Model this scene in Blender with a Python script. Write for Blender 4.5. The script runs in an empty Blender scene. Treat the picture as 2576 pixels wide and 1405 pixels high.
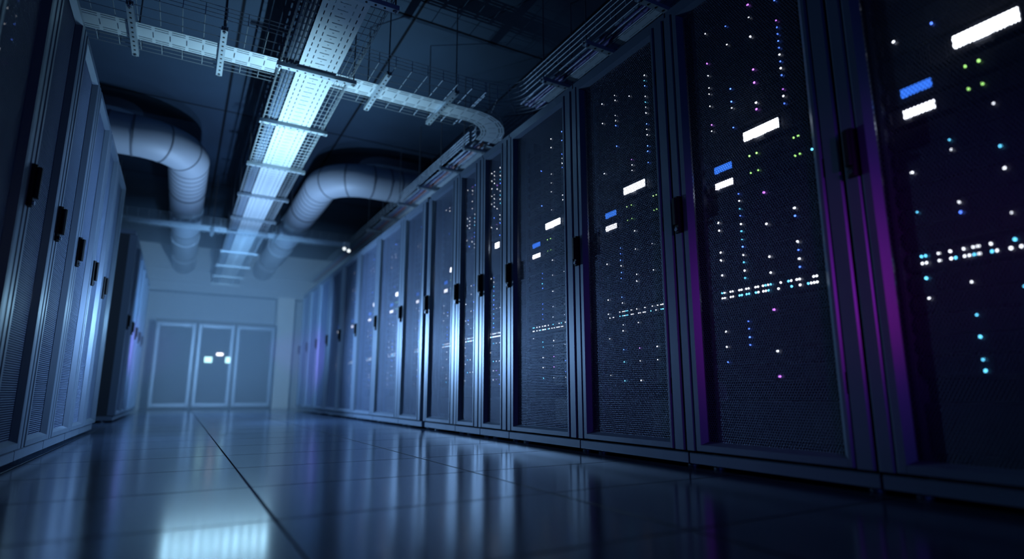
import bpy, math, random
import numpy as np
from mathutils import Vector, Matrix

random.seed(11)
S = bpy.context.scene
COL = S.collection
PI = math.pi

# ------------------------------------------------------------------ materials
def new_mat(name):
    m = bpy.data.materials.new(name); m.use_nodes = True
    nt = m.node_tree
    return m, nt, nt.nodes["Principled BSDF"]

def noise_rough(nt, b, lo, hi, scale, stretch=(1, 1, 1)):
    tc = nt.nodes.new("ShaderNodeTexCoord"); mp = nt.nodes.new("ShaderNodeMapping")
    mp.inputs["Scale"].default_value = stretch
    n = nt.nodes.new("ShaderNodeTexNoise"); n.inputs["Scale"].default_value = scale; n.inputs["Detail"].default_value = 4
    r = nt.nodes.new("ShaderNodeMapRange"); r.inputs["To Min"].default_value = lo; r.inputs["To Max"].default_value = hi
    nt.links.new(tc.outputs["Object"], mp.inputs["Vector"]); nt.links.new(mp.outputs["Vector"], n.inputs["Vector"])
    nt.links.new(n.outputs["Fac"], r.inputs["Value"]); nt.links.new(r.outputs["Result"], b.inputs["Roughness"])

def paint(name, col, rough=.4, metal=0., spread=.06, scale=6, stretch=(1, 1, 1), spec=.5):
    m, nt, b = new_mat(name)
    b.inputs["Base Color"].default_value = (*col, 1); b.inputs["Metallic"].default_value = metal
    b.inputs["Specular IOR Level"].default_value = spec
    noise_rough(nt, b, max(.02, rough - spread), rough + spread, scale, stretch)
    return m

def emit(name, col, strength, sampled=False):
    m, nt, b = new_mat(name)
    b.inputs["Base Color"].default_value = (.02, .02, .02, 1)
    b.inputs["Emission Color"].default_value = (*col, 1); b.inputs["Emission Strength"].default_value = strength
    m.cycles.emission_sampling = 'FRONT' if sampled else 'NONE'
    return m

M = {}
M['frame'] = paint("rack_paint", (.135, .175, .235), .38, .3, .06, 5, (1, 1, .2))
M['shell'] = paint("rack_shell_paint", (.03, .035, .045), .5, .2)
M['mesh'] = paint("perforated_steel", (.09, .125, .20), .38, .5, .04)
M['black'] = paint("black_plastic", (.008, .008, .01), .55, spec=.25)
M['chrome'] = paint("lock_metal", (.6, .6, .65), .25, 1.)
M['server'] = paint("server_black", (.020, .021, .030), .42, .2)
M['bezel'] = paint("server_bezel", (.034, .036, .05), .38, .3)
M['galv'] = paint("galvanised_plate", (.62, .70, .74), .42, .25, .08, 9)
M['wire'] = paint("galvanised_wire", (.36, .42, .46), .5, .3)
M['strut'] = paint("strut_channel", (.45, .53, .58), .4, .5, .07, 8)
M['rod'] = paint("threaded_rod", (.12, .13, .15), .45, .6)
M['duct'] = paint("duct_sheet", (.42, .47, .53), .55, .1, .08, 4)
M['seam'] = paint("duct_seam", (.16, .18, .21), .6, .1)
M['cable'] = paint("cable_blue_grey", (.12, .17, .25), .35)
M['cable2'] = paint("cable_violet", (.10, .08, .24), .35)
M['cable3'] = paint("cable_red", (.25, .09, .08), .4)
M['wall'] = paint("wall_paint", (.30, .35, .40), .7)
M['wallpale'] = paint("pale_wall_paint", (.50, .53, .54), .7)
M['panel'] = paint("dark_door_glass", (.02, .03, .04), .6)
M['lamp'] = emit("lamp_face", (.85, .95, 1.), 1.6)
M['white'] = emit("display_white", (.86, .92, 1.), 7.0, True)
M['white2'] = emit("display_white_small", (.85, .88, 1.), 4.0, True)
M['blue'] = emit("display_blue", (.04, .2, 1.), 1.6, True)
M['cyan'] = emit("display_cyan", (.45, .9, 1.), 2.5, True)
M['ledw'] = emit("light_white", (.85, .9, 1.), 3.6)
M['ledb'] = emit("light_blue", (.08, .2, 1.), 6.0)
M['ledc'] = emit("light_cyan", (.12, .62, 1.), 4.0)
M['ledg'] = emit("light_green", (.45, 1., .25), 2.6)
M['ledp'] = emit("light_violet", (.55, .18, 1.), 4.0)

def grid_mat(name, base, line, rough, px, ox, py, oy, wid, bump, rough_spread, spec=.5, coat=0., cscale=1.3):
    m, nt, b = new_mat(name); N = nt.nodes; L = nt.links
    geo = N.new("ShaderNodeNewGeometry"); sp = N.new("ShaderNodeSeparateXYZ"); L.new(geo.outputs["Position"], sp.inputs[0])
    def dist(axis, per, off):
        a = N.new("ShaderNodeMath"); a.operation = 'SUBTRACT'; a.inputs[1].default_value = off - 100 * per; L.new(sp.outputs[axis], a.inputs[0])
        d = N.new("ShaderNodeMath"); d.operation = 'PINGPONG'; d.inputs[1].default_value = per / 2; L.new(a.outputs[0], d.inputs[0])
        return d
    dx, dy = dist("X", px, ox), dist("Y", py, oy)
    mn = N.new("ShaderNodeMath"); mn.operation = 'MINIMUM'; L.new(dx.outputs[0], mn.inputs[0]); L.new(dy.outputs[0], mn.inputs[1])
    r = N.new("ShaderNodeMapRange"); r.inputs["From Min"].default_value = wid * .45; r.inputs["From Max"].default_value = wid; L.new(mn.outputs[0], r.inputs["Value"])
    mix = N.new("ShaderNodeMix"); mix.data_type = 'RGBA'; L.new(r.outputs["Result"], mix.inputs["Factor"])
    mix.inputs["A"].default_value = (*line, 1)
    ns = N.new("ShaderNodeTexNoise"); ns.inputs["Scale"].default_value = cscale; ns.inputs["Detail"].default_value = 5; L.new(geo.outputs["Position"], ns.inputs["Vector"])
    cr = N.new("ShaderNodeValToRGB"); cr.color_ramp.elements[0].color = (*[c * .8 for c in base], 1); cr.color_ramp.elements[1].color = (*[c * 1.2 for c in base], 1)
    cr.color_ramp.elements[0].position = .3; cr.color_ramp.elements[1].position = .7
    L.new(ns.outputs["Fac"], cr.inputs["Fac"]); L.new(cr.outputs["Color"], mix.inputs["B"]); L.new(mix.outputs["Result"], b.inputs["Base Color"])
    rr = N.new("ShaderNodeMapRange"); rr.inputs["To Min"].default_value = rough - rough_spread; rr.inputs["To Max"].default_value = rough + rough_spread
    L.new(ns.outputs["Fac"], rr.inputs["Value"])
    rm = N.new("ShaderNodeMix"); rm.inputs["A"].default_value = .32; L.new(r.outputs["Result"], rm.inputs["Factor"]); L.new(rr.outputs["Result"], rm.inputs["B"]); L.new(rm.outputs["Result"], b.inputs["Roughness"])
    sm = N.new("ShaderNodeMath"); sm.operation = 'MULTIPLY'; sm.inputs[1].default_value = spec; L.new(r.outputs["Result"], sm.inputs[0]); L.new(sm.outputs[0], b.inputs["Specular IOR Level"])
    bp = N.new("ShaderNodeBump"); bp.inputs["Distance"].default_value = bump; bp.inputs["Strength"].default_value = .9
    L.new(r.outputs["Result"], bp.inputs["Height"]); L.new(bp.outputs["Normal"], b.inputs["Normal"])
    b.inputs["Coat Weight"].default_value = coat; b.inputs["Coat Roughness"].default_value = .08
    return m

M['floor'] = grid_mat("raised_floor_tiles", (.05, .075, .125), (.004, .005, .008), .16, .8333, .247, .60, 2.265, .0055, .003, .03, .8)
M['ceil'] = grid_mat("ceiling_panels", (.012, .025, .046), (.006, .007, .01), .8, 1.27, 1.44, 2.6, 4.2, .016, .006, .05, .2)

# ------------------------------------------------------------------ mesh helpers
class MB:
    def __init__(s): s.v = []; s.f = []; s.m = []
    def add(s, vs, fs, mi=0):
        o = len(s.v); s.v += [tuple(p) for p in vs]
        for f in fs: s.f.append(tuple(i + o for i in f)); s.m.append(mi)
        return s
    def box(s, x0, x1, y0, y1, z0, z1, mi=0):
        vs = [(x, y, z) for z in (z0, z1) for y in (y0, y1) for x in (x0, x1)]
        return s.add(vs, [(0, 2, 3, 1), (4, 5, 7, 6), (0, 1, 5, 4), (2, 6, 7, 3), (0, 4, 6, 2), (1, 3, 7, 5)], mi)
    def cbox(s, x0, x1, y0, y1, z0, z1, c, mi=0):     # box with chamfered vertical edges
        p = [(x0 + c, y0), (x1 - c, y0), (x1, y0 + c), (x1, y1 - c), (x1 - c, y1), (x0 + c, y1), (x0, y1 - c), (x0, y0 + c)]
        return s.prism(p, z0, z1, 2, mi)
    def prism(s, poly, a, b, axis=2, mi=0):            # poly CCW in the other two axes
        def P(u, v, w): return {2: (u, v, w), 0: (w, u, v), 1: (v, w, u)}[axis]
        n = len(poly); vs = [P(u, v, a) for u, v in poly] + [P(u, v, b) for u, v in poly]
        fs = [tuple(range(n - 1, -1, -1)), tuple(range(n, 2 * n))] + [(i, (i + 1) % n, n + (i + 1) % n, n + i) for i in range(n)]
        return s.add(vs, fs, mi)
    def tube(s, pts, r, n=8, cap=True, mi=0, phase=0.):
        pts = [Vector(p) for p in pts]; m = len(pts); vs = []
        prev = None
        for i, p in enumerate(pts):
            t = (pts[min(i + 1, m - 1)] - pts[max(i - 1, 0)]).normalized()
            if prev is None:
                a = Vector((0, 0, 1)) if abs(t.z) < .9 else Vector((1, 0, 0))
                u = t.cross(a).normalized()
            else:
                u = (prev - t * prev.dot(t)).normalized()
            prev = u; w = t.cross(u)
            for k in range(n):
                an = 2 * PI * k / n + phase
                vs.append(p + (u * math.cos(an) + w * math.sin(an)) * r)
        fs = [(i * n + k, i * n + (k + 1) % n, (i + 1) * n + (k + 1) % n, (i + 1) * n + k) for i in range(m - 1) for k in range(n)]
        if cap: fs += [tuple(range(n - 1, -1, -1)), tuple(range((m - 1) * n, m * n))]
        return s.add(vs, fs, mi)
    def mesh(s, name, mats, smooth=False):
        me = bpy.data.meshes.new(name); me.from_pydata(s.v, [], s.f)
        for m in (mats if isinstance(mats, (list, tuple)) else [mats]): me.materials.append(M[m])
        if any(s.m): me.polygons.foreach_set("material_index", s.m)
        me.update()
        if smooth:
            me.polygons.foreach_set("use_smooth", [True] * len(me.polygons)); me.set_sharp_from_angle(angle=math.radians(38))
        return me
    def build(s, name, mats, parent=None, smooth=False):
        return put(name, s.mesh(name, mats, smooth), parent)

def put(name, me, parent=None, loc=None, scale=None):
    o = bpy.data.objects.new(name, me); COL.objects.link(o)
    if parent is not None: o.parent = parent
    if loc: o.location = loc
    if scale: o.scale = scale
    return o
def thing(name, label, cat, loc=(0, 0, 0), rz=0., group=None):
    o = bpy.data.objects.new(name, None); COL.objects.link(o); o.empty_display_size = .1
    o.location = loc; o.rotation_euler = (0, 0, rz)
    return tag(o, label, cat, group)
def tag(o, label, cat, group=None):
    o["label"] = label; o["category"] = cat
    if group: o["group"] = group
    return o
def struct(o): o["kind"] = "structure"; return o

# ------------------------------------------------------------------ perforated sheet
def perforated(w, h, pitch=.0112, hole=.0092, t=.0016):
    """hexagonal holes in a staggered grid, with the thickness of the sheet; lies in x,z with its front at y=0"""
    dx, dz = pitch, pitch * math.sqrt(3) / 2
    nx, nz = int(w / dx), int(h / dz)
    ii, jj = np.meshgrid(np.arange(nx), np.arange(nz))
    cx = (ii + .5 * (jj % 2) + .5).ravel() * dx; cz = (jj + .5).ravel() * dz + .001
    keep = cx < w - dx * .4; cx, cz = cx[keep], cz[keep]
    an = np.radians(np.arange(6) * 60 + 30)
    Ro, Ri = pitch / math.sqrt(3), hole / math.sqrt(3)
    n = len(cx)
    ox = cx[:, None] + Ro * np.cos(an); oz = cz[:, None] + Ro * np.sin(an)
    ix = cx[:, None] + Ri * np.cos(an); iz = cz[:, None] + Ri * np.sin(an)
    V = np.zeros((n, 18, 3))
    V[:, 0:6, 0] = ox; V[:, 0:6, 2] = oz
    V[:, 6:12, 0] = ix; V[:, 6:12, 2] = iz
    V[:, 12:18, 0] = ix; V[:, 12:18, 2] = iz; V[:, 12:18, 1] = t
    q = []
    for k in range(6):
        k2 = (k + 1) % 6
        q.append((k, k2, 6 + k2, 6 + k)); q.append((6 + k, 6 + k2, 12 + k2, 12 + k))
    q = np.array(q)
    F = (np.arange(n)[:, None, None] * 18 + q[None]).reshape(-1, 4)
    me = bpy.data.meshes.new("mesh_panel")
    me.vertices.add(n * 18); me.vertices.foreach_set("co", V.ravel())
    me.loops.add(F.size); me.loops.foreach_set("vertex_index", F.ravel().astype(np.int32))
    me.polygons.add(len(F)); me.polygons.foreach_set("loop_start", (np.arange(len(F)) * 4).astype(np.int32))
    me.update(calc_edges=True); me.validate(); me.materials.append(M['mesh'])
    return me
PH = 1.97
PERF = {.58: perforated(.58, PH), .21: perforated(.21, PH)}

# ------------------------------------------------------------------ server cabinet
TOPZ = 2.19
def server_cabinet(w, loc, rz, label, group, handle=True, depth=1.0):
    t = thing("server_cabinet", label, "server rack", loc, rz, group)
    b = MB()                                                # side walls, back, roof pan and floor pan
    b.box(.004, .022, .05, depth, .06, 2.14); b.box(w - .022, w - .004, .05, depth, .06, 2.14)
    b.box(.022, w - .022, depth - .02, depth, .06, 2.14); b.box(.022, w - .022, .05, depth - .02, .06, .075)
    b.build("cabinet_shell", 'shell', t)
    b = MB(); b.prism([(.0, 2.14), (depth, 2.14), (depth, TOPZ), (.012, TOPZ), (0, TOPZ - .012)], .003, w - .003, 0); b.build("roof_cap", 'frame', t)
    b = MB(); b.prism([(.0, .024), (.04, .024), (.04, .069), (.006, .069), (0, .064)], .003, w - .003, 0)
    b.box(.003, w - .003, depth - .04, depth, .024, .069); b.box(.003, .04, .04, depth - .04, .024, .069); b.box(w - .04, w - .003, .04, depth - .04, .024, .069)
    b.build("plinth", 'frame', t)
    for x0, x1 in ((.003, .053), (w - .063, w - .003)):
        b = MB(); b.cbox(x0, x1, -.019, .06, .078, 2.134, .006); b.build("corner_post", 'frame', t)
    for x in (() if w < .6 else (.085, w - .097)):
        MB().box(x, x + .010, .085, .15, .078, 2.13).build("mounting_rail", 'frame', t)
    for x in (.07, w - .07):
        for y in (.10, depth - .1):
            b = MB(); b.tube([(x, y, 0), (x, y, .008)], .026, 12); b.tube([(x, y, .008), (x, y, .03)], .009, 8); b.build("levelling_foot", 'strut', t, True)
    x0, x1 = .0575, w - .0655
    z0, z1 = .080, 2.132
    mz0, mz1 = .118, .118 + PH
    ml, mr = .108, w - .108
    b = MB()
    b.prism([(x0, -.014), (x0 + .007, -.021), (ml - .020, -.021), (ml, .004), (ml, .014), (x0, .014)], z0, z1)
    b.prism([(mr, .004), (mr + .024, -.021), (x1 - .007, -.021), (x1, -.014), (x1, .014), (mr, .014)], z0, z1)
    b.prism([(-.021, z0), (.014, z0), (.014, mz0), (.004, mz0), (-.021, mz0 - .014)], ml - .021, mr + .025, 0)
    b.prism([(-.021, mz1 + .014), (.004, mz1), (.014, mz1), (.014, z1), (-.021, z1)], ml - .021, mr + .025, 0)
    d = b.build("door", 'frame', t)
    pw = mr - ml
    k = .21 if w < .6 else .58
    put("mesh_panel", PERF[k], d, (ml, .006, mz0), ((pw - .001) / k, 1, 1))
    if handle:
        hx = .036
        b = MB(); b.cbox(hx - .017, hx + .017, -.036, .0, 1.03, 1.20, .008); b.cbox(hx - .013, hx + .013, -.052, -.034, 1.065, 1.19, .006); h = b.build("handle", 'black', d)
        b = MB(); b.tube([(hx, -.034, 1.045), (hx, -.043, 1.045)], .009, 12); b.build("lock_cylinder", 'chrome', d, True)["label"] = "small bright lock cylinder below the black handle"
    for z in (.35, 1.1, 1.85):
        MB().tube([(x1 + .002, -.012, z - .035), (x1 + .002, -.012, z + .035)], .006, 8).build("hinge", 'black', d, True)
    return t

# ------------------------------------------------------------------ rack equipment
UW, UD = .540, .62
LX = (.035, .155, .280, .410)                               # the four light columns of a unit
LED_ME = {}
def led_mesh(mat, r=.0048):
    if (mat, r) not in LED_ME:
        b = MB(); b.tube([(0, 0, 0), (0, -.003, 0)], r, 8); LED_ME[(mat, r)] = b.mesh("status_light", mat)
    return LED_ME[(mat, r)]
def chassis(h):
    b = MB(); b.box(.0, UW, .012, UD, .002, h - .004); return b
def bezel(h, plain=False):
    b = MB(); b.box(-.018, UW + .018, .0, .012, .002, h - .004)
    if not plain:
        zc = (h - .002) / 2
        for i in range(4):
            x = LX[i] + .022
            for k in range(9):
                b.box(x + k * .009, x + k * .009 + .005, -.005, 0, .010, h - .012)
        for x in (-.012, UW + .006): b.box(x, x + .006, -.016, 0, .012, h - .014)
    return b
def led_plan(kind, h, seed, tone):
    """[(x, z, material, radius)] of the lit lights of one unit"""
    rnd = random.Random(seed); out = []
    if kind == 'blade_server':
        for zi in (.014, .046):
            for ci, x in enumerate(LX):
                if rnd.random() < (.36, .40, .34, .42)[ci]:
                    c = rnd.random()
                    m = ('ledw' if c < .8 else 'ledb', 'ledw' if c < .55 else ('ledb' if c < .9 else 'ledc'), 'ledw' if c < .88 else 'ledp', 'ledb' if c < .62 else ('ledw' if c < .88 else 'ledc'))[ci]
                    if tone == 'violet' and m == 'ledw' and rnd.random() < .3: m = 'ledp'
                    if tone == 'cyan' and rnd.random() < .3: m = 'ledc'
                    out.append((x, zi, m, rnd.choice((.0028, .0036, .0045))))
    elif kind == 'storage_server':
        for x in (.225, .262, .435, .456): out.append((x, h * .55, 'ledg', .0036))
        if seed % 2: out.append((.507, h * .55, 'ledc', .0040))
    elif kind == 'network_switch':
        x = .03
        while x < .50:
            n = rnd.choice((2, 2, 3, 4))
            for k in range(n):
                for z in (h * .30, h * .68):
                    if rnd.random() < .72: out.append((x + k * .0125, z, rnd.choice(('ledw', 'ledw', 'ledc', 'ledw')), .0040))
            x += n * .0125 + rnd.choice((.012, .02))
    return out
def displays(kind, seed):
    if kind == 'display_console': return [(.205, .375, .024, .062, 'white')]
    if kind == 'storage_server': return [(.035, .128, .018, .046, 'blue' if seed % 2 else 'white2')]
    return []
# bottom of each unit in the cabinet, its height and kind; listed from the top down
UNITS = []
z = 2.02
for i in range(9): z -= .0625; UNITS.append((z, .0625, 'blade_server', 'upper bank', i))
UNITS += [(1.362, .088, 'display_console', '', 0), (1.276, .066, 'storage_server', '', 1), (1.200, .066, 'storage_server', '', 0)]
z = 1.186
for i in range(6): z -= .068; UNITS.append((z, .066, 'blade_server', 'middle bank', i))
UNITS.append((.704, .062, 'network_switch', '', 0))
z = .694
for i in range(5): z -= .0655; UNITS.append((z, .0635, 'blade_server', 'lower bank', i))
UNITS.append((.135, .155, 'battery_unit', '', 0))
ORD = ["first", "second", "third", "fourth", "fifth", "sixth", "seventh", "eighth", "ninth", "tenth", "eleventh", "twelfth", "thirteenth", "fourteenth", "fifteenth"]
CH_ME, BZ_ME, BAKED = {}, {}, {}
CAT = dict(blade_server="server", display_console="server", storage_server="server", network_switch="network switch", battery_unit="battery backup")

def unit_label(kind, bank, i, seed, where):
    if kind == 'blade_server': return f"{ORD[i]} server of the {bank} in {where}"
    if kind == 'display_console': return f"unit with long white display in {where}"
    if kind == 'storage_server': return f"unit with small {'blue' if seed else 'white'} display in {where}"
    if kind == 'network_switch': return f"switch with port light rows in {where}"
    return f"blank battery unit at bottom of {where}"

def fill_cabinet(w, loc, rz, where, ri, tone, separate, group):
    narrow = w < .6
    near_door = narrow or loc[0] < 0                        # shallow mounting, right behind the door
    sx = (w - .23 if narrow else w - .26) / UW
    mw = Matrix.Translation(loc) @ Matrix.Rotation(rz, 4, 'Z')
    for (z, h, kind, bank, i) in UNITS:
        if kind in ('display_console', 'storage_server') and (ri == 5 and narrow or loc[0] < 0): continue
        if kind == 'storage_server' and narrow: continue
        seed = i if kind != 'blade_server' else random.randrange(6)
        if kind == 'network_switch': seed = ri % 3
        p = mw @ Vector((.063 if narrow else .122, .050 if near_door else .105, z))
        lab = unit_label(kind, bank, i, seed, where)
        h2 = round(h, 4)
        leds = led_plan(kind, h, seed * 7 + (11 if tone == 'violet' else 5) + ({'upper bank': 0, 'middle bank': 100, 'lower bank': 200}.get(bank, 300)), tone)
        plain = kind in ('battery_unit',)
        if separate:
            t = thing(kind, lab, CAT[kind], p, rz, group); t.scale = (sx, 1, 1)
            if h2 not in CH_ME: CH_ME[h2] = chassis(h).mesh("chassis", 'server')
            if (h2, plain) not in BZ_ME: BZ_ME[(h2, plain)] = bezel(h, plain).mesh("faceplate", 'bezel')
            put("chassis", CH_ME[h2], t); f = put("faceplate", BZ_ME[(h2, plain)], t)
            for x, zz, m, r in leds:
                put("status_light", led_mesh(m, r if ri < 2 else round(r * .8, 5)), t, (x, -.006, zz), (1 / sx, 1, 1))
            for x0, x1, a, b_, m in displays(kind, seed):
                k = (x0, x1, a, b_, m)
                if k not in LED_ME:
                    bb = MB(); bb.box(x0, x1, -.010, 0, a, b_); LED_ME[k] = bb.mesh("display_panel", m)
                o = put("display_panel", LED_ME[k], t)
                o["label"] = "glowing display window"
        else:
            key = (h2, kind, seed, tone, bank)
            if key not in BAKED:
                mats = ['server', 'bezel', 'ledw', 'ledb', 'ledc', 'ledg', 'ledp', 'white', 'white2', 'blue']
                bb = chassis(h); q = bezel(h, plain); bb.add(q.v, q.f, 1)
                for x, zz, m, r in leds: bb.tube([(x, -.006, zz), (x, -.010, zz)], r, 6, mi=mats.index(m))
                for x0, x1, a, b_, m in displays(kind, seed): bb.box(x0, x1, -.010, 0, a, b_, mats.index(m))
                BAKED[key] = bb.mesh(kind, mats)
            o = put(kind, BAKED[key], None, p, (sx, 1, 1)); o.rotation_euler = (0, 0, rz)
            tag(o, lab, CAT[kind], group)

# right-hand row: fronts at X = 1.94, facing -X; Y edges measured along the aisle
RX = 1.94
edges = [(.30, 1.093), (1.097, 1.893), (1.897, 2.684), (2.688, 3.484), (3.488, 3.918), (3.922, 4.361), (4.365, 5.030),
         (5.105, 5.758), (5.762, 6.638), (6.642, 7.518), (7.522, 8.378), (8.382, 9.198), (9.202, 9.998), (10.002, 10.798), (10.802, 11.56)]
for i, (y0, y1) in enumerate(edges):
    w = y1 - y0
    where = f"the {ORD[i]} right-row cabinet from the camera"
    extra = {0: "cut off by the frame edge", 4: "narrow", 5: "narrow", 14: "at the far end of the row"}.get(i, "")
    if i == 0: lab = "dark server cabinet nearest the camera, cut off by the right frame edge"
    elif i in (4, 5): lab = f"narrow dark server cabinet with perforated door, {ORD[i]} from the camera in right row"
    elif i == 14: lab = "dark server cabinet at the far end of the right-hand row"
    else: lab = f"dark server cabinet with perforated door, {ORD[i]} from the camera in right row"
    loc = (RX, y1, 0)
    server_cabinet(w, loc, -PI / 2, lab, "server cabinets of the right-hand row")
    if i < 12:
        fill_cabinet(w, loc, -PI / 2, where, i, ('cyan', 'violet', 'white', 'white')[i] if i < 4 else 'blue', i < 4, f"units stacked in {where}")
# dark filler in the gap between the two blocks of the right-hand row
o = MB().box(RX + .05, RX + .95, 5.034, 5.101, .03, 2.15).build("blanking_panel", 'black')
tag(o, "narrow black blanking strip between two blocks of the right-hand row", "panel")

# left-hand row: fronts at X = -0.6, facing +X
LXF = -.60
for i, (y0, y1) in enumerate([(1.40, 2.09), (2.094, 2.776), (2.780, 3.386), (3.390, 4.036), (4.040, 4.726), (4.730, 5.366), (5.370, 6.10)]):
    if i < 1: continue
    server_cabinet(y1 - y0, (LXF, y0, 0), PI / 2,
        ["", "dark server cabinet at the left frame edge, only its mesh door visible", "dark server cabinet in the near left block, second from the left frame edge",
         "dark server cabinet in the near left block, third from the left frame edge", "dark server cabinet in the near left block, fourth from the left frame edge",
         "dark server cabinet in the near left block, next to last from the aisle gap", "dark server cabinet ending the near left block at the cross aisle"][i], "server cabinets of the near left block")
    if i < 3:
        fill_cabinet(y1 - y0, (LXF, y0, 0), PI / 2, f"the {ORD[i-1]} near-left cabinet from the camera", i, 'violet', False, f"units stacked in the {ORD[i-1]} left cabinet")
for i in range(5):
    y0 = 7.90 + i * .72
    server_cabinet(.716, (LXF, y0, 0), PI / 2,
        f"hazy dark server cabinet in the far left block, {ORD[i]} beyond the cross aisle", "server cabinets of the far left block")

# ------------------------------------------------------------------ cable trays
class Path:
    def __init__(s, pts, radii=()):
        P = [Vector(p) for p in pts]; out = [P[0]]
        for i in range(1, len(P) - 1):
            r = radii[i - 1]; a = (P[i - 1] - P[i]).normalized(); b = (P[i + 1] - P[i]).normalized()
            c = P[i] + (a + b) * r; a0 = P[i] + a * r; 
            u, v = a0 - c, (P[i] + b * r) - c
            for k in range(13):
                th = PI / 2 * k / 12; out.append(c + u * math.cos(th) + v * math.sin(th))
        out.append(P[-1]); s.p = out; s.s = [0]
        for i in range(1, len(out)): s.s.append(s.s[-1] + (out[i] - out[i - 1]).length)
        s.len = s.s[-1]
    def at(s, d):
        i = 0
        while i < len(s.s) - 2 and s.s[i + 1] < d: i += 1
        f = (d - s.s[i]) / max(1e-9, s.s[i + 1] - s.s[i]); p = s.p[i].lerp(s.p[i + 1], f)
        def tan(j): return (s.p[min(j + 1, len(s.p) - 1)] - s.p[max(j - 1, 0)]).normalized()
        if 0 < i < len(s.p) - 2: t = tan(i).lerp(tan(i + 1), f).normalized()
        else: t = (s.p[i + 1] - s.p[i]).normalized()
        return p, Vector((-t.y, t.x))                       # position and left-hand normal
    def pt(s, d, u, z): p, n = s.at(d); q = p + n * u; return (q.x, q.y, z)
    def samples(s, step=None):
        L = list(s.s)
        if step:
            L += [k * step for k in range(int(s.len / step) + 1)]
        return sorted(set(round(x, 5) for x in L))

def slotted_plate(path, w, z, pat, period, name, parent, mat='galv'):
    """sheet with real slots; pat = [(u0, u1, s0, s1)] in fractions of width and period"""
    us = sorted({0., 1.} | {a for p in pat for a in p[:2]}); ss = sorted({0., 1.} | {a for p in pat for a in p[2:]})
    n = int(path.len / period); per = path.len / n
    lines = [(k + s_) * per for k in range(n) for s_ in ss[:-1]] + [path.len]
    V = []; F = []; nu = len(us)
    for d in lines:
        p, nn = path.at(min(d, path.len - 1e-6))
        for u in us: q = p + nn * ((u - .5) * w); V.append((q.x, q.y, z))
    ns = len(ss) - 1
    for i in range(len(lines) - 1):
        sm = (ss[i % ns] + ss[i % ns + 1]) / 2
        for j in range(nu - 1):
            um = (us[j] + us[j + 1]) / 2
            if any(a < um < b and c < sm < d for a, b, c, d in pat): continue
            F.append((i * nu + j, (i + 1) * nu + j, (i + 1) * nu + j + 1, i * nu + j + 1))
    b = MB(); b.add(V, F); o = b.build(name, mat, parent)
    sd = o.modifiers.new("sheet", 'SOLIDIFY'); sd.thickness = .002; sd.offset = 0
    return o
PAT_A = [(.11, .135, .15, .75), (.26, .285, .15, .75), (.715, .74, .15, .75), (.865, .89, .15, .75), (.385, .63, .40, .52), (.485, .53, .88, .96)]
PAT_B = [(.07, .11, .08, .88), (.19, .23, .08, .88), (.77, .81, .08, .88), (.89, .93, .08, .88), (.34, .66, .93, .99)]
WR = .0024
def wire_basket(path, u0, u1, z0, z1, nlong, step, name, parent, side_rows=2, r=WR):
    b = MB(); sam = path.samples()
    us = [u0 + (u1 - u0) * k / nlong for k in range(nlong + 1)]
    for u in us: b.tube([path.pt(d, u, z0) for d in sam], r, 4)
    for u in (u0, u1):
        for k in range(1, side_rows + 1): b.tube([path.pt(d, u, z0 + (z1 - z0) * k / side_rows) for d in sam], r, 4)
    n = int(path.len / step)
    for k in range(n + 1):
        d = min(max(k * path.len / n, .003), path.len - .003)
        b.tube([path.pt(d, u0, z1), path.pt(d, u0, z0 + r * 1.6), path.pt(d, u1, z0 + r * 1.6), path.pt(d, u1, z1)], r, 4)
    return b.build(name, 'wire', parent)

CEIL = 3.40
ZC = 2.60      # central tray
ZX = 2.672     # crossing and side trays
p_c = Path([(.660, 1.2), (.660, 13.75)])
t = thing("cable_tray", "long bright perforated cable tray hanging along the middle of the aisle ceiling", "cable tray", (.66, 7, ZC))
t.location = (0, 0, 0)
slotted_plate(p_c, .262, ZC, PAT_A, .075, "perforated_plate", t)
wire_basket(p_c, -.245, .245, ZC + .006, ZC + .055, 12, .075, "wire_basket", t)

p_1 = Path([(-1.45, 4.245), (2.335, 4.245), (2.335, 4.66)], [.36])
t = thing("cable_tray", "ladder cable tray crossing the aisle nearer the camera and bending along the right-hand row", "cable tray")
slotted_plate(p_1, .215, ZX, PAT_B, .098, "slotted_plate", t)
wire_basket(Path([(-1.45, 4.17), (1.93, 4.17)]), -.33, .33, ZX + .006, ZX + .090, 6, .125, "wire_basket", t, 3)
wire_basket(Path([(1.80, 4.33), (2.335, 4.33), (2.335, 4.72)], [.36]), -.135, .115, ZX + .006, ZX + .09, 3, .15, "bend_basket", t, 2)

p_3 = Path([(2.335, 4.74), (2.335, 13.0)])
t = thing("cable_tray", "hazy cable tray above the far half of the right-hand row", "cable tray")
slotted_plate(Path([(2.425, 4.74), (2.425, 13.0)]), .07, ZX, [(.12, .2, .1, .9), (.8, .88, .1, .9)], .125, "slotted_plate", t)
wire_basket(p_3, -.135, .135, ZX + .006, ZX + .10, 5, .15, "wire_basket", t, 3)

p_4 = Path([(1.94, 4.03), (2.335, 4.03), (2.335, .2)], [.34])
t = thing("cable_tray", "dark cable tray above the nearest cabinets of the right-hand row", "cable tray")
slotted_plate(Path([(2.405, 3.72), (2.405, .2)]), .075, ZX, [(.12, .2, .1, .9), (.8, .88, .1, .9)], .125, "slotted_plate", t)
wire_basket(p_4, -.135, .135, ZX + .006, ZX + .13, 5, .15, "wire_basket", t, 3)

p_5 = Path([(-1.45, 9.30), (2.20, 9.30)])
t = thing("cable_tray", "blurred cable tray crossing the aisle beyond the duct elbows", "cable tray")
slotted_plate(p_5, .30, ZX, PAT_B, .125, "slotted_plate", t)
wire_basket(p_5, -.25, .25, ZX + .006, ZX + .10, 6, .125, "wire_basket", t, 3)

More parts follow.
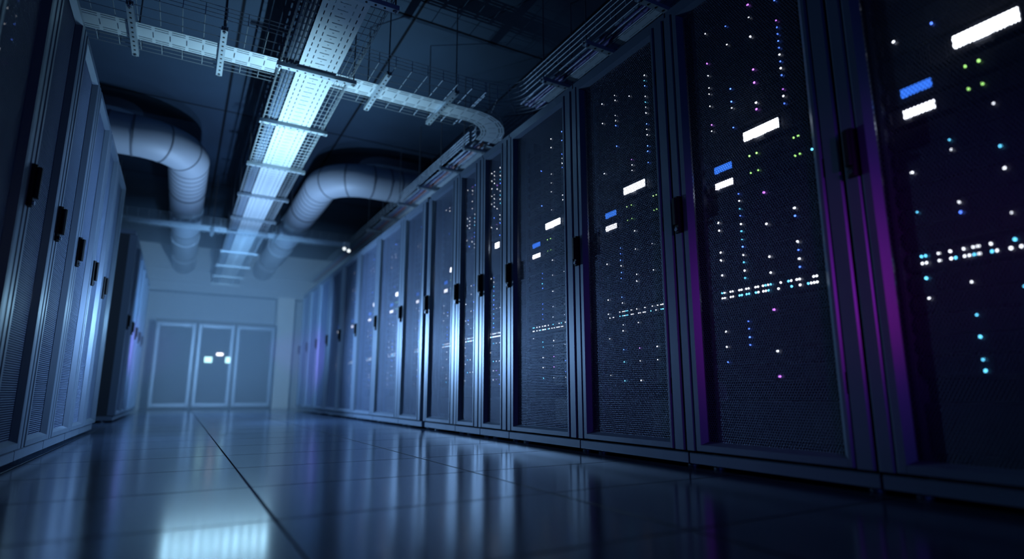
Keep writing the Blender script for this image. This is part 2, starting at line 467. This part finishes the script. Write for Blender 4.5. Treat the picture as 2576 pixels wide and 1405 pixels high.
# cables lying in the trays
def cable(path, u, z, r, mat, label, group, wob=.004, seed=0):
    rnd = random.Random(seed); pts = []
    for d in path.samples(.25):
        pts.append(path.pt(min(d, path.len - 1e-4), u + rnd.uniform(-wob, wob), z + rnd.uniform(0, wob)))
    o = MB().tube(pts, r, 10).build("cable", mat, None, True)
    return tag(o, label, "cable", group)
for k, (u, r, m) in enumerate([(.205, .014, 'cable'), (.178, .012, 'cable'), (.152, .016, 'cable')]):
    cable(p_c, u, ZC + .012 + r, r, m, ["outermost", "middle", "innermost"][k] + " blue-grey cable along the left side of the central tray", "cables in the central tray", .002, k)
for k, (u, r, m) in enumerate([(-.10, .013, 'cable2'), (-.065, .011, 'cable'), (-.028, .014, 'cable2'), (.010, .011, 'cable2'), (.05, .012, 'cable')]):
    side = ["against the rack side", "second from the rack side", "in the middle", "second from the aisle side", "against the aisle side"][k]
    cable(Path([(2.335, 3.9), (2.335, .2)]), u * -1, ZX + .012 + r, r, m, f"{'violet' if m == 'cable2' else 'blue-grey'} cable {side} of the nearest right-hand tray", "cables in the nearest right-hand tray", .005, 20 + k)
    m2 = 'cable3' if k == 2 else m
    cable(Path([(2.335, 4.75), (2.335, 13.0)]), u, ZX + .012 + r, r, m2, f"{'red' if m2 == 'cable3' else 'violet' if m == 'cable2' else 'blue-grey'} cable {side} of the far right-hand tray", "cables in the far right-hand tray", .005, 40 + k)

# trapeze hangers: strut channel below the tray and two threaded rods up to the ceiling
def hanger(c, half, along, z, label, group, w=.040, h=.030, rods=True, ctop=CEIL):
    t = thing("trapeze_hanger", label, "hanger", (c[0], c[1], z), 0. if along == 'x' else PI / 2, group)
    b = MB(); e = .003
    b.box(-half, half, -w / 2, w / 2, 0, e); b.box(-half, half, -w / 2, -w / 2 + e, e, h); b.box(-half, half, w / 2 - e, w / 2, e, h)
    b.box(-half, half, -w / 2 + e, -w / 2 + .009, h - e, h); b.box(-half, half, w / 2 - .009, w / 2 - e, h - e, h)
    n = int(half * 2 / .055)
    for k in range(n):
        x = -half + (k + .5) * 2 * half / n; b.tube([(x, 0, -.0025), (x, 0, 0)], .007, 8, mi=1)
    b.build("strut_channel", ['strut', 'black'], t)
    if rods:
        for s_ in (-1, 1):
            r = MB(); x = s_ * (half - .018); r.tube([(x, 0, -.012), (x, 0, ctop - z)], .005, 8); rd = r.build("threaded_rod", 'rod', t, True)
            MB().tube([(x, 0, -.009), (x, 0, -.001)], .011, 6).build("nut", 'strut', t); MB().tube([(x, 0, h + .001), (x, 0, h + .008)], .011, 6).build("nut", 'strut', t)
    return t
ys = [3.07, 4.05, 5.03, 6.10, 7.15, 8.20, 9.00, 10.33, 11.55, 12.65, 13.6]
for k, y in enumerate(ys):
    hanger((.665, y), .278, 'x', ZC - .034, f"strut hanger under the central tray, {ORD[k]} from the camera", "trapeze hangers under the central tray")
for k, x in enumerate([-1.0, -.48, .045, 1.15, 1.70]):
    hanger((x, 4.22), .315, 'y', ZX - .033, f"bright strut hanger under the nearer crossing tray, {ORD[k]} from the left", "trapeze hangers under the nearer crossing tray")
for k, x in enumerate([-.95, .22, 1.08]):
    hanger((x, 9.30), .29, 'y', ZX - .033, f"blurred strut hanger under the far crossing tray, {ORD[k]} from the left", "trapeze hangers under the far crossing tray")
for k, y in enumerate([1.83, 2.35, 2.88, 3.42, 4.85, 5.45, 6.1, 6.8, 7.5, 8.2]):
    hanger((2.335, y), .150, 'x', ZX - .033, f"small strut hanger under the right-hand side tray, {ORD[k]} from the camera", "trapeze hangers under the right-hand tray")

# ------------------------------------------------------------------ ventilation ducts
def duct(x_from, cx, cy, z, r, label, R=.52):
    sg = 1 if cx > x_from else -1
    t = thing("ventilation_duct", label, "duct", (0, 0, 0), 0., "round ventilation ducts")
    b = MB(); b.tube([(x_from, cy, z), (cx - sg * R, cy, z)], r, 40); b.build("side_run", 'duct', t, True)
    pts = [(cx - sg * R + sg * R * math.sin(a), cy + R - R * math.cos(a), z) for a in [PI / 2 * k / 12 for k in range(13)]]
    b = MB(); b.tube(pts, r, 40); b.build("elbow", 'duct', t, True)
    b = MB(); b.tube([(cx, cy + R, z), (cx, 13.85, z)], r, 40); b.build("aisle_run", 'duct', t, True)
    def ring(p, d, wd, grow=.006, mat='seam'):
        p = Vector(p); d = Vector(d).normalized(); q = MB(); q.tube([p - d * wd / 2, p + d * wd / 2], r + grow, 40); q.build("collar", mat, t, True)
    for f in (.0, .22, .36): ring((cx - sg * (R + f), cy, z), (1, 0, 0), .018)
    for k in (4, 8): 
        a = PI / 2 * k / 12; ring(pts[k], (sg * math.cos(a), math.sin(a), 0), .014)
    for f in (0, .16, .32, .48, .64, .80): ring((cx, cy + R + f, z), (0, 1, 0), .014, .004)
    for y in (9.6, 11.2, 12.7): ring((cx, y, z), (0, 1, 0), .05, .008, 'duct')
    for (x, y, dr) in ((cx - sg * (R + .75), cy, (1, 0, 0)), (cx, cy + R + 1.0, (0, 1, 0)), (cx, 10.6, (0, 1, 0)), (cx, 12.4, (0, 1, 0))):
        d = Vector(dr); q = MB(); q.tube([Vector((x, y, z)) - d * .015, Vector((x, y, z)) + d * .015], r + .007, 40)
        n = Vector((-d.y, d.x, 0))
        for s_ in (-1, 1):
            e = Vector((x, y, z)) + n * s_ * (r + .004); q.tube([e, (e.x, e.y, CEIL)], .006, 8)
        q.build("hanger_strap", 'rod', t, True)
    return t
duct(-2.9, -.14, 6.97, 2.99, .215, "round grey duct bending from the left wall to run down the aisle")
duct(3.3, 1.40, 7.12, 2.99, .210, "round grey duct bending from the right wall to run down the aisle")

# ------------------------------------------------------------------ the room
struct(MB().box(-3.2, 3.6, -4.0, 14.4, -.12, 0).build("floor", 'floor'))
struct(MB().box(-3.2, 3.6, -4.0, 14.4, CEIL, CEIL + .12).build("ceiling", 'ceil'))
struct(MB().box(-3.35, -3.2, -4.0, 14.4, 0, CEIL).build("wall_left", 'wall'))
struct(MB().box(3.6, 3.75, -4.0, 14.4, 0, CEIL).build("wall_right", 'wall'))
struct(MB().box(-3.2, 3.6, 14.2, 14.4, 0, CEIL).build("wall_back", 'wall'))
struct(MB().box(-3.2, 3.6, 13.9, 14.2, 2.42, CEIL).box(-3.2, 3.6, 13.86, 13.9, 2.62, 2.70).box(-3.2, 3.6, 13.86, 13.9, 2.9, 2.95).build("trim_1", 'wall'))
struct(MB().box(1.76, 2.12, 13.75, 14.2, 0, 2.42).build("trim_2", 'wallpale'))

# three cabinets standing against the back wall
for k, (x0, x1, nm) in enumerate([(-.50, .222, "left-hand"), (.228, .922, "middle"), (.928, 1.70, "right-hand")]):
    t = thing("equipment_cabinet", ["blurred tall dark cabinet against the back wall, left of the one with lit displays", "blurred tall dark cabinet with lit displays in the middle of the back wall", "blurred tall dark cabinet against the back wall beside the pale pillar"][k], "cabinet", (x0, 13.25, 0), 0., "tall cabinets at the back wall")
    w = x1 - x0
    b = MB(); b.box(0, w, .03, .85, .05, 1.76); b.build("cabinet_body", 'shell', t)
    MB().box(.01, w - .01, .06, .8, 0, .05).build("plinth", 'black', t)
    b = MB(); b.cbox(.02, .085, -.01, .03, .06, 1.68, .008); b.cbox(w - .085, w - .02, -.01, .03, .06, 1.68, .008); b.box(.085, w - .085, -.006, .03, 1.62, 1.68); b.box(.085, w - .085, -.006, .03, .06, .13)
    d = b.build("door", 'frame', t)
    MB().box(.085, w - .085, .006, .028, .13, 1.62).build("door_panel", 'panel', d)
    if k == 1:
        for (a0, a1, z0, z1, m) in ((.385, .50, 1.070, 1.118, 'white2'), (.175, .31, .925, 1.035, 'cyan'), (.555, .64, .925, 1.04, 'cyan')):
            MB().box(a0, a1, -.018, .006, z0, z1).build("display_panel", m, d)["label"] = "glowing display window"

# twin-head emergency light at the end of the far crossing tray
t = thing("emergency_light", "small bright twin-head lamp where the far crossing tray meets the right-hand row", "lamp", (2.12, 9.12, 2.594))
MB().cbox(-.05, .05, -.03, .03, .0, .075, .01).build("housing", 'galv', t)
for dx, dz in ((-.035, -.03), (.035, -.055)):
    b = MB(); b.tube([(dx, .0, .01), (dx, -.01, dz), (dx - .01, -.05, dz - .012)], .026, 14); h = b.build("lamp_head", 'galv', t, True)
    q = MB(); q.tube([(dx - .0105, -.0505, dz - .012), (dx - .011, -.054, dz - .013)], .023, 14); q.build("lamp_face", 'lamp', h)

# haze hanging in the far half of the aisle
hm = bpy.data.materials.new("aisle_haze"); hm.use_nodes = True; nt = hm.node_tree
for n in list(nt.nodes): nt.nodes.remove(n)
out = nt.nodes.new("ShaderNodeOutputMaterial"); vs = nt.nodes.new("ShaderNodeVolumeScatter")
vs.inputs["Color"].default_value = (.62, .80, 1., 1); vs.inputs["Density"].default_value = .13; vs.inputs["Anisotropy"].default_value = .1
nt.links.new(vs.outputs[0], out.inputs["Volume"]); M['haze'] = hm
o = MB().box(-3.15, 3.55, 9.3, 13.84, .004, 3.36).build("haze", 'haze')
o["kind"] = "stuff"; tag(o, "thin bluish haze filling the far half of the aisle", "haze")

# ------------------------------------------------------------------ lights
def light(name, kind, loc, energy, col, size=0., aim=None, angle=60, blend=.6, sy=None, spec=1.):
    l = bpy.data.lights.new(name, kind); l.energy = energy; l.color = col
    l.specular_factor = spec
    if kind == 'AREA':
        l.size = size
        if sy: l.shape = 'RECTANGLE'; l.size_y = sy
    else: l.shadow_soft_size = size
    if kind == 'SPOT': l.spot_size = math.radians(angle); l.spot_blend = blend
    o = bpy.data.objects.new(name, l); COL.objects.link(o); o.location = loc
    if aim is not None:
        o.rotation_euler = (Vector(aim) - Vector(loc)).to_track_quat('-Z', 'Y').to_euler()
    return o
COOL = (.31, .57, 1.)
for k in range(11):
    light("floor_patch_fill", 'POINT', (.03 + .077 * k, 6.0, 1.0), 1.25, (.40, .75, 1.), 0)  # unseen points added in a row for the bright floor reflection
light("rack_fill", 'SPOT', (.0, 8.2, 1.05), 720, COOL, 0, (1.94, 6.4, .85), 92, 1.)  # added unseen spot, brightens the right-hand cabinet fronts
light("rack_fill", 'SPOT', (1.25, 4.8, 1.0), 210, COOL, 0, (-.60, 4.7, .85), 100, .9)  # added unseen spot for the left cabinet fronts, beam kept off the floor
light("tray_fill", 'SPOT', (.66, 5.2, 1.0), 330, (.45, .78, 1.), 0, (.66, 5.1, 3), 96, 1.)  # no fixture here: spot added to brighten the tray underside
light("duct_fill", 'SPOT', (.66, 6.8, 1.0), 150, (.40, .64, 1.), 0, (.66, 6.9, 3), 120, 1.)  # added fill from below for the ducts, without a fixture
light("tray_fill", 'SPOT', (.66, 8.0, 1.2), 80, (.34, .58, 1.), 0, (.66, 7.9, 3), 100, 1.)  # second added spot, brightens the far half of the tray
light("haze_fill", 'SPOT', (.55, 7.2, 1.3), 1500, (.26, .55, 1.), 0, (.6, 13, 1.35), 84, 1.)  # unseen spot added to light up the haze
light("floor_wash_fill", 'SPOT', (.66, 8.3, 2.5), 230, COOL, 0, (.66, 8.4, 0), 105, 1.)  # added wash brightening the far floor, no real lamp hangs here
light("cross_aisle_fill", 'POINT', (-2.1, 6.9, 1.7), 30, COOL, 0)  # hidden point added to lift the end panel of the far left block
light("violet_rack_lamp", 'SPOT', (.9, -.9, 1.0), 26, (.46, .03, 1.), .1, (1.94, 1.2, .7), 36, .9)
light("magenta_lamp", 'SPOT', (1.2, -.6, .8), 9, (1., .02, .45), .05, (1.94, 1.15, .7), 26, .9)
light("violet_lamp", 'SPOT', (.9, 8.9, 1.0), 90, (.40, .12, 1.), 0, (1.94, 10.0, .9), 50, .9)
light("violet_lamp", 'SPOT', (.3, 8.6, 1.0), 70, (.45, .12, 1.), 0, (-.6, 9.6, .9), 50, .9)

w = bpy.data.worlds.new("room_ambient"); S.world = w; w.use_nodes = True
bg = w.node_tree.nodes["Background"]; bg.inputs[0].default_value = (.03, .07, .40, 1); bg.inputs[1].default_value = .8

# ------------------------------------------------------------------ camera
cam = bpy.data.cameras.new("camera"); co = bpy.data.objects.new("camera", cam); COL.objects.link(co); S.camera = co
yaw, pitch = math.radians(29.38), math.radians(11.06)
co.location = (0, 0, .315)
co.rotation_euler = (PI / 2 + pitch, 0, -yaw)
cam.sensor_width = 36; cam.lens = 36 * 1466.4 / 2576; cam.clip_start = .02; cam.clip_end = 60
cam.dof.use_dof = True; cam.dof.focus_distance = 3.1; cam.dof.aperture_fstop = .85

S.view_settings.view_transform = 'Standard'; S.view_settings.look = 'None'
S.view_settings.exposure = 0.; S.view_settings.gamma = 1.; S.view_settings.use_curve_mapping = False
c = S.cycles
c.use_denoising = True; c.max_bounces = 6; c.diffuse_bounces = 3; c.glossy_bounces = 4; c.transparent_max_bounces = 8; c.volume_bounces = 0
c.sample_clamp_indirect = 3.; c.caustics_reflective = False; c.caustics_refractive = False
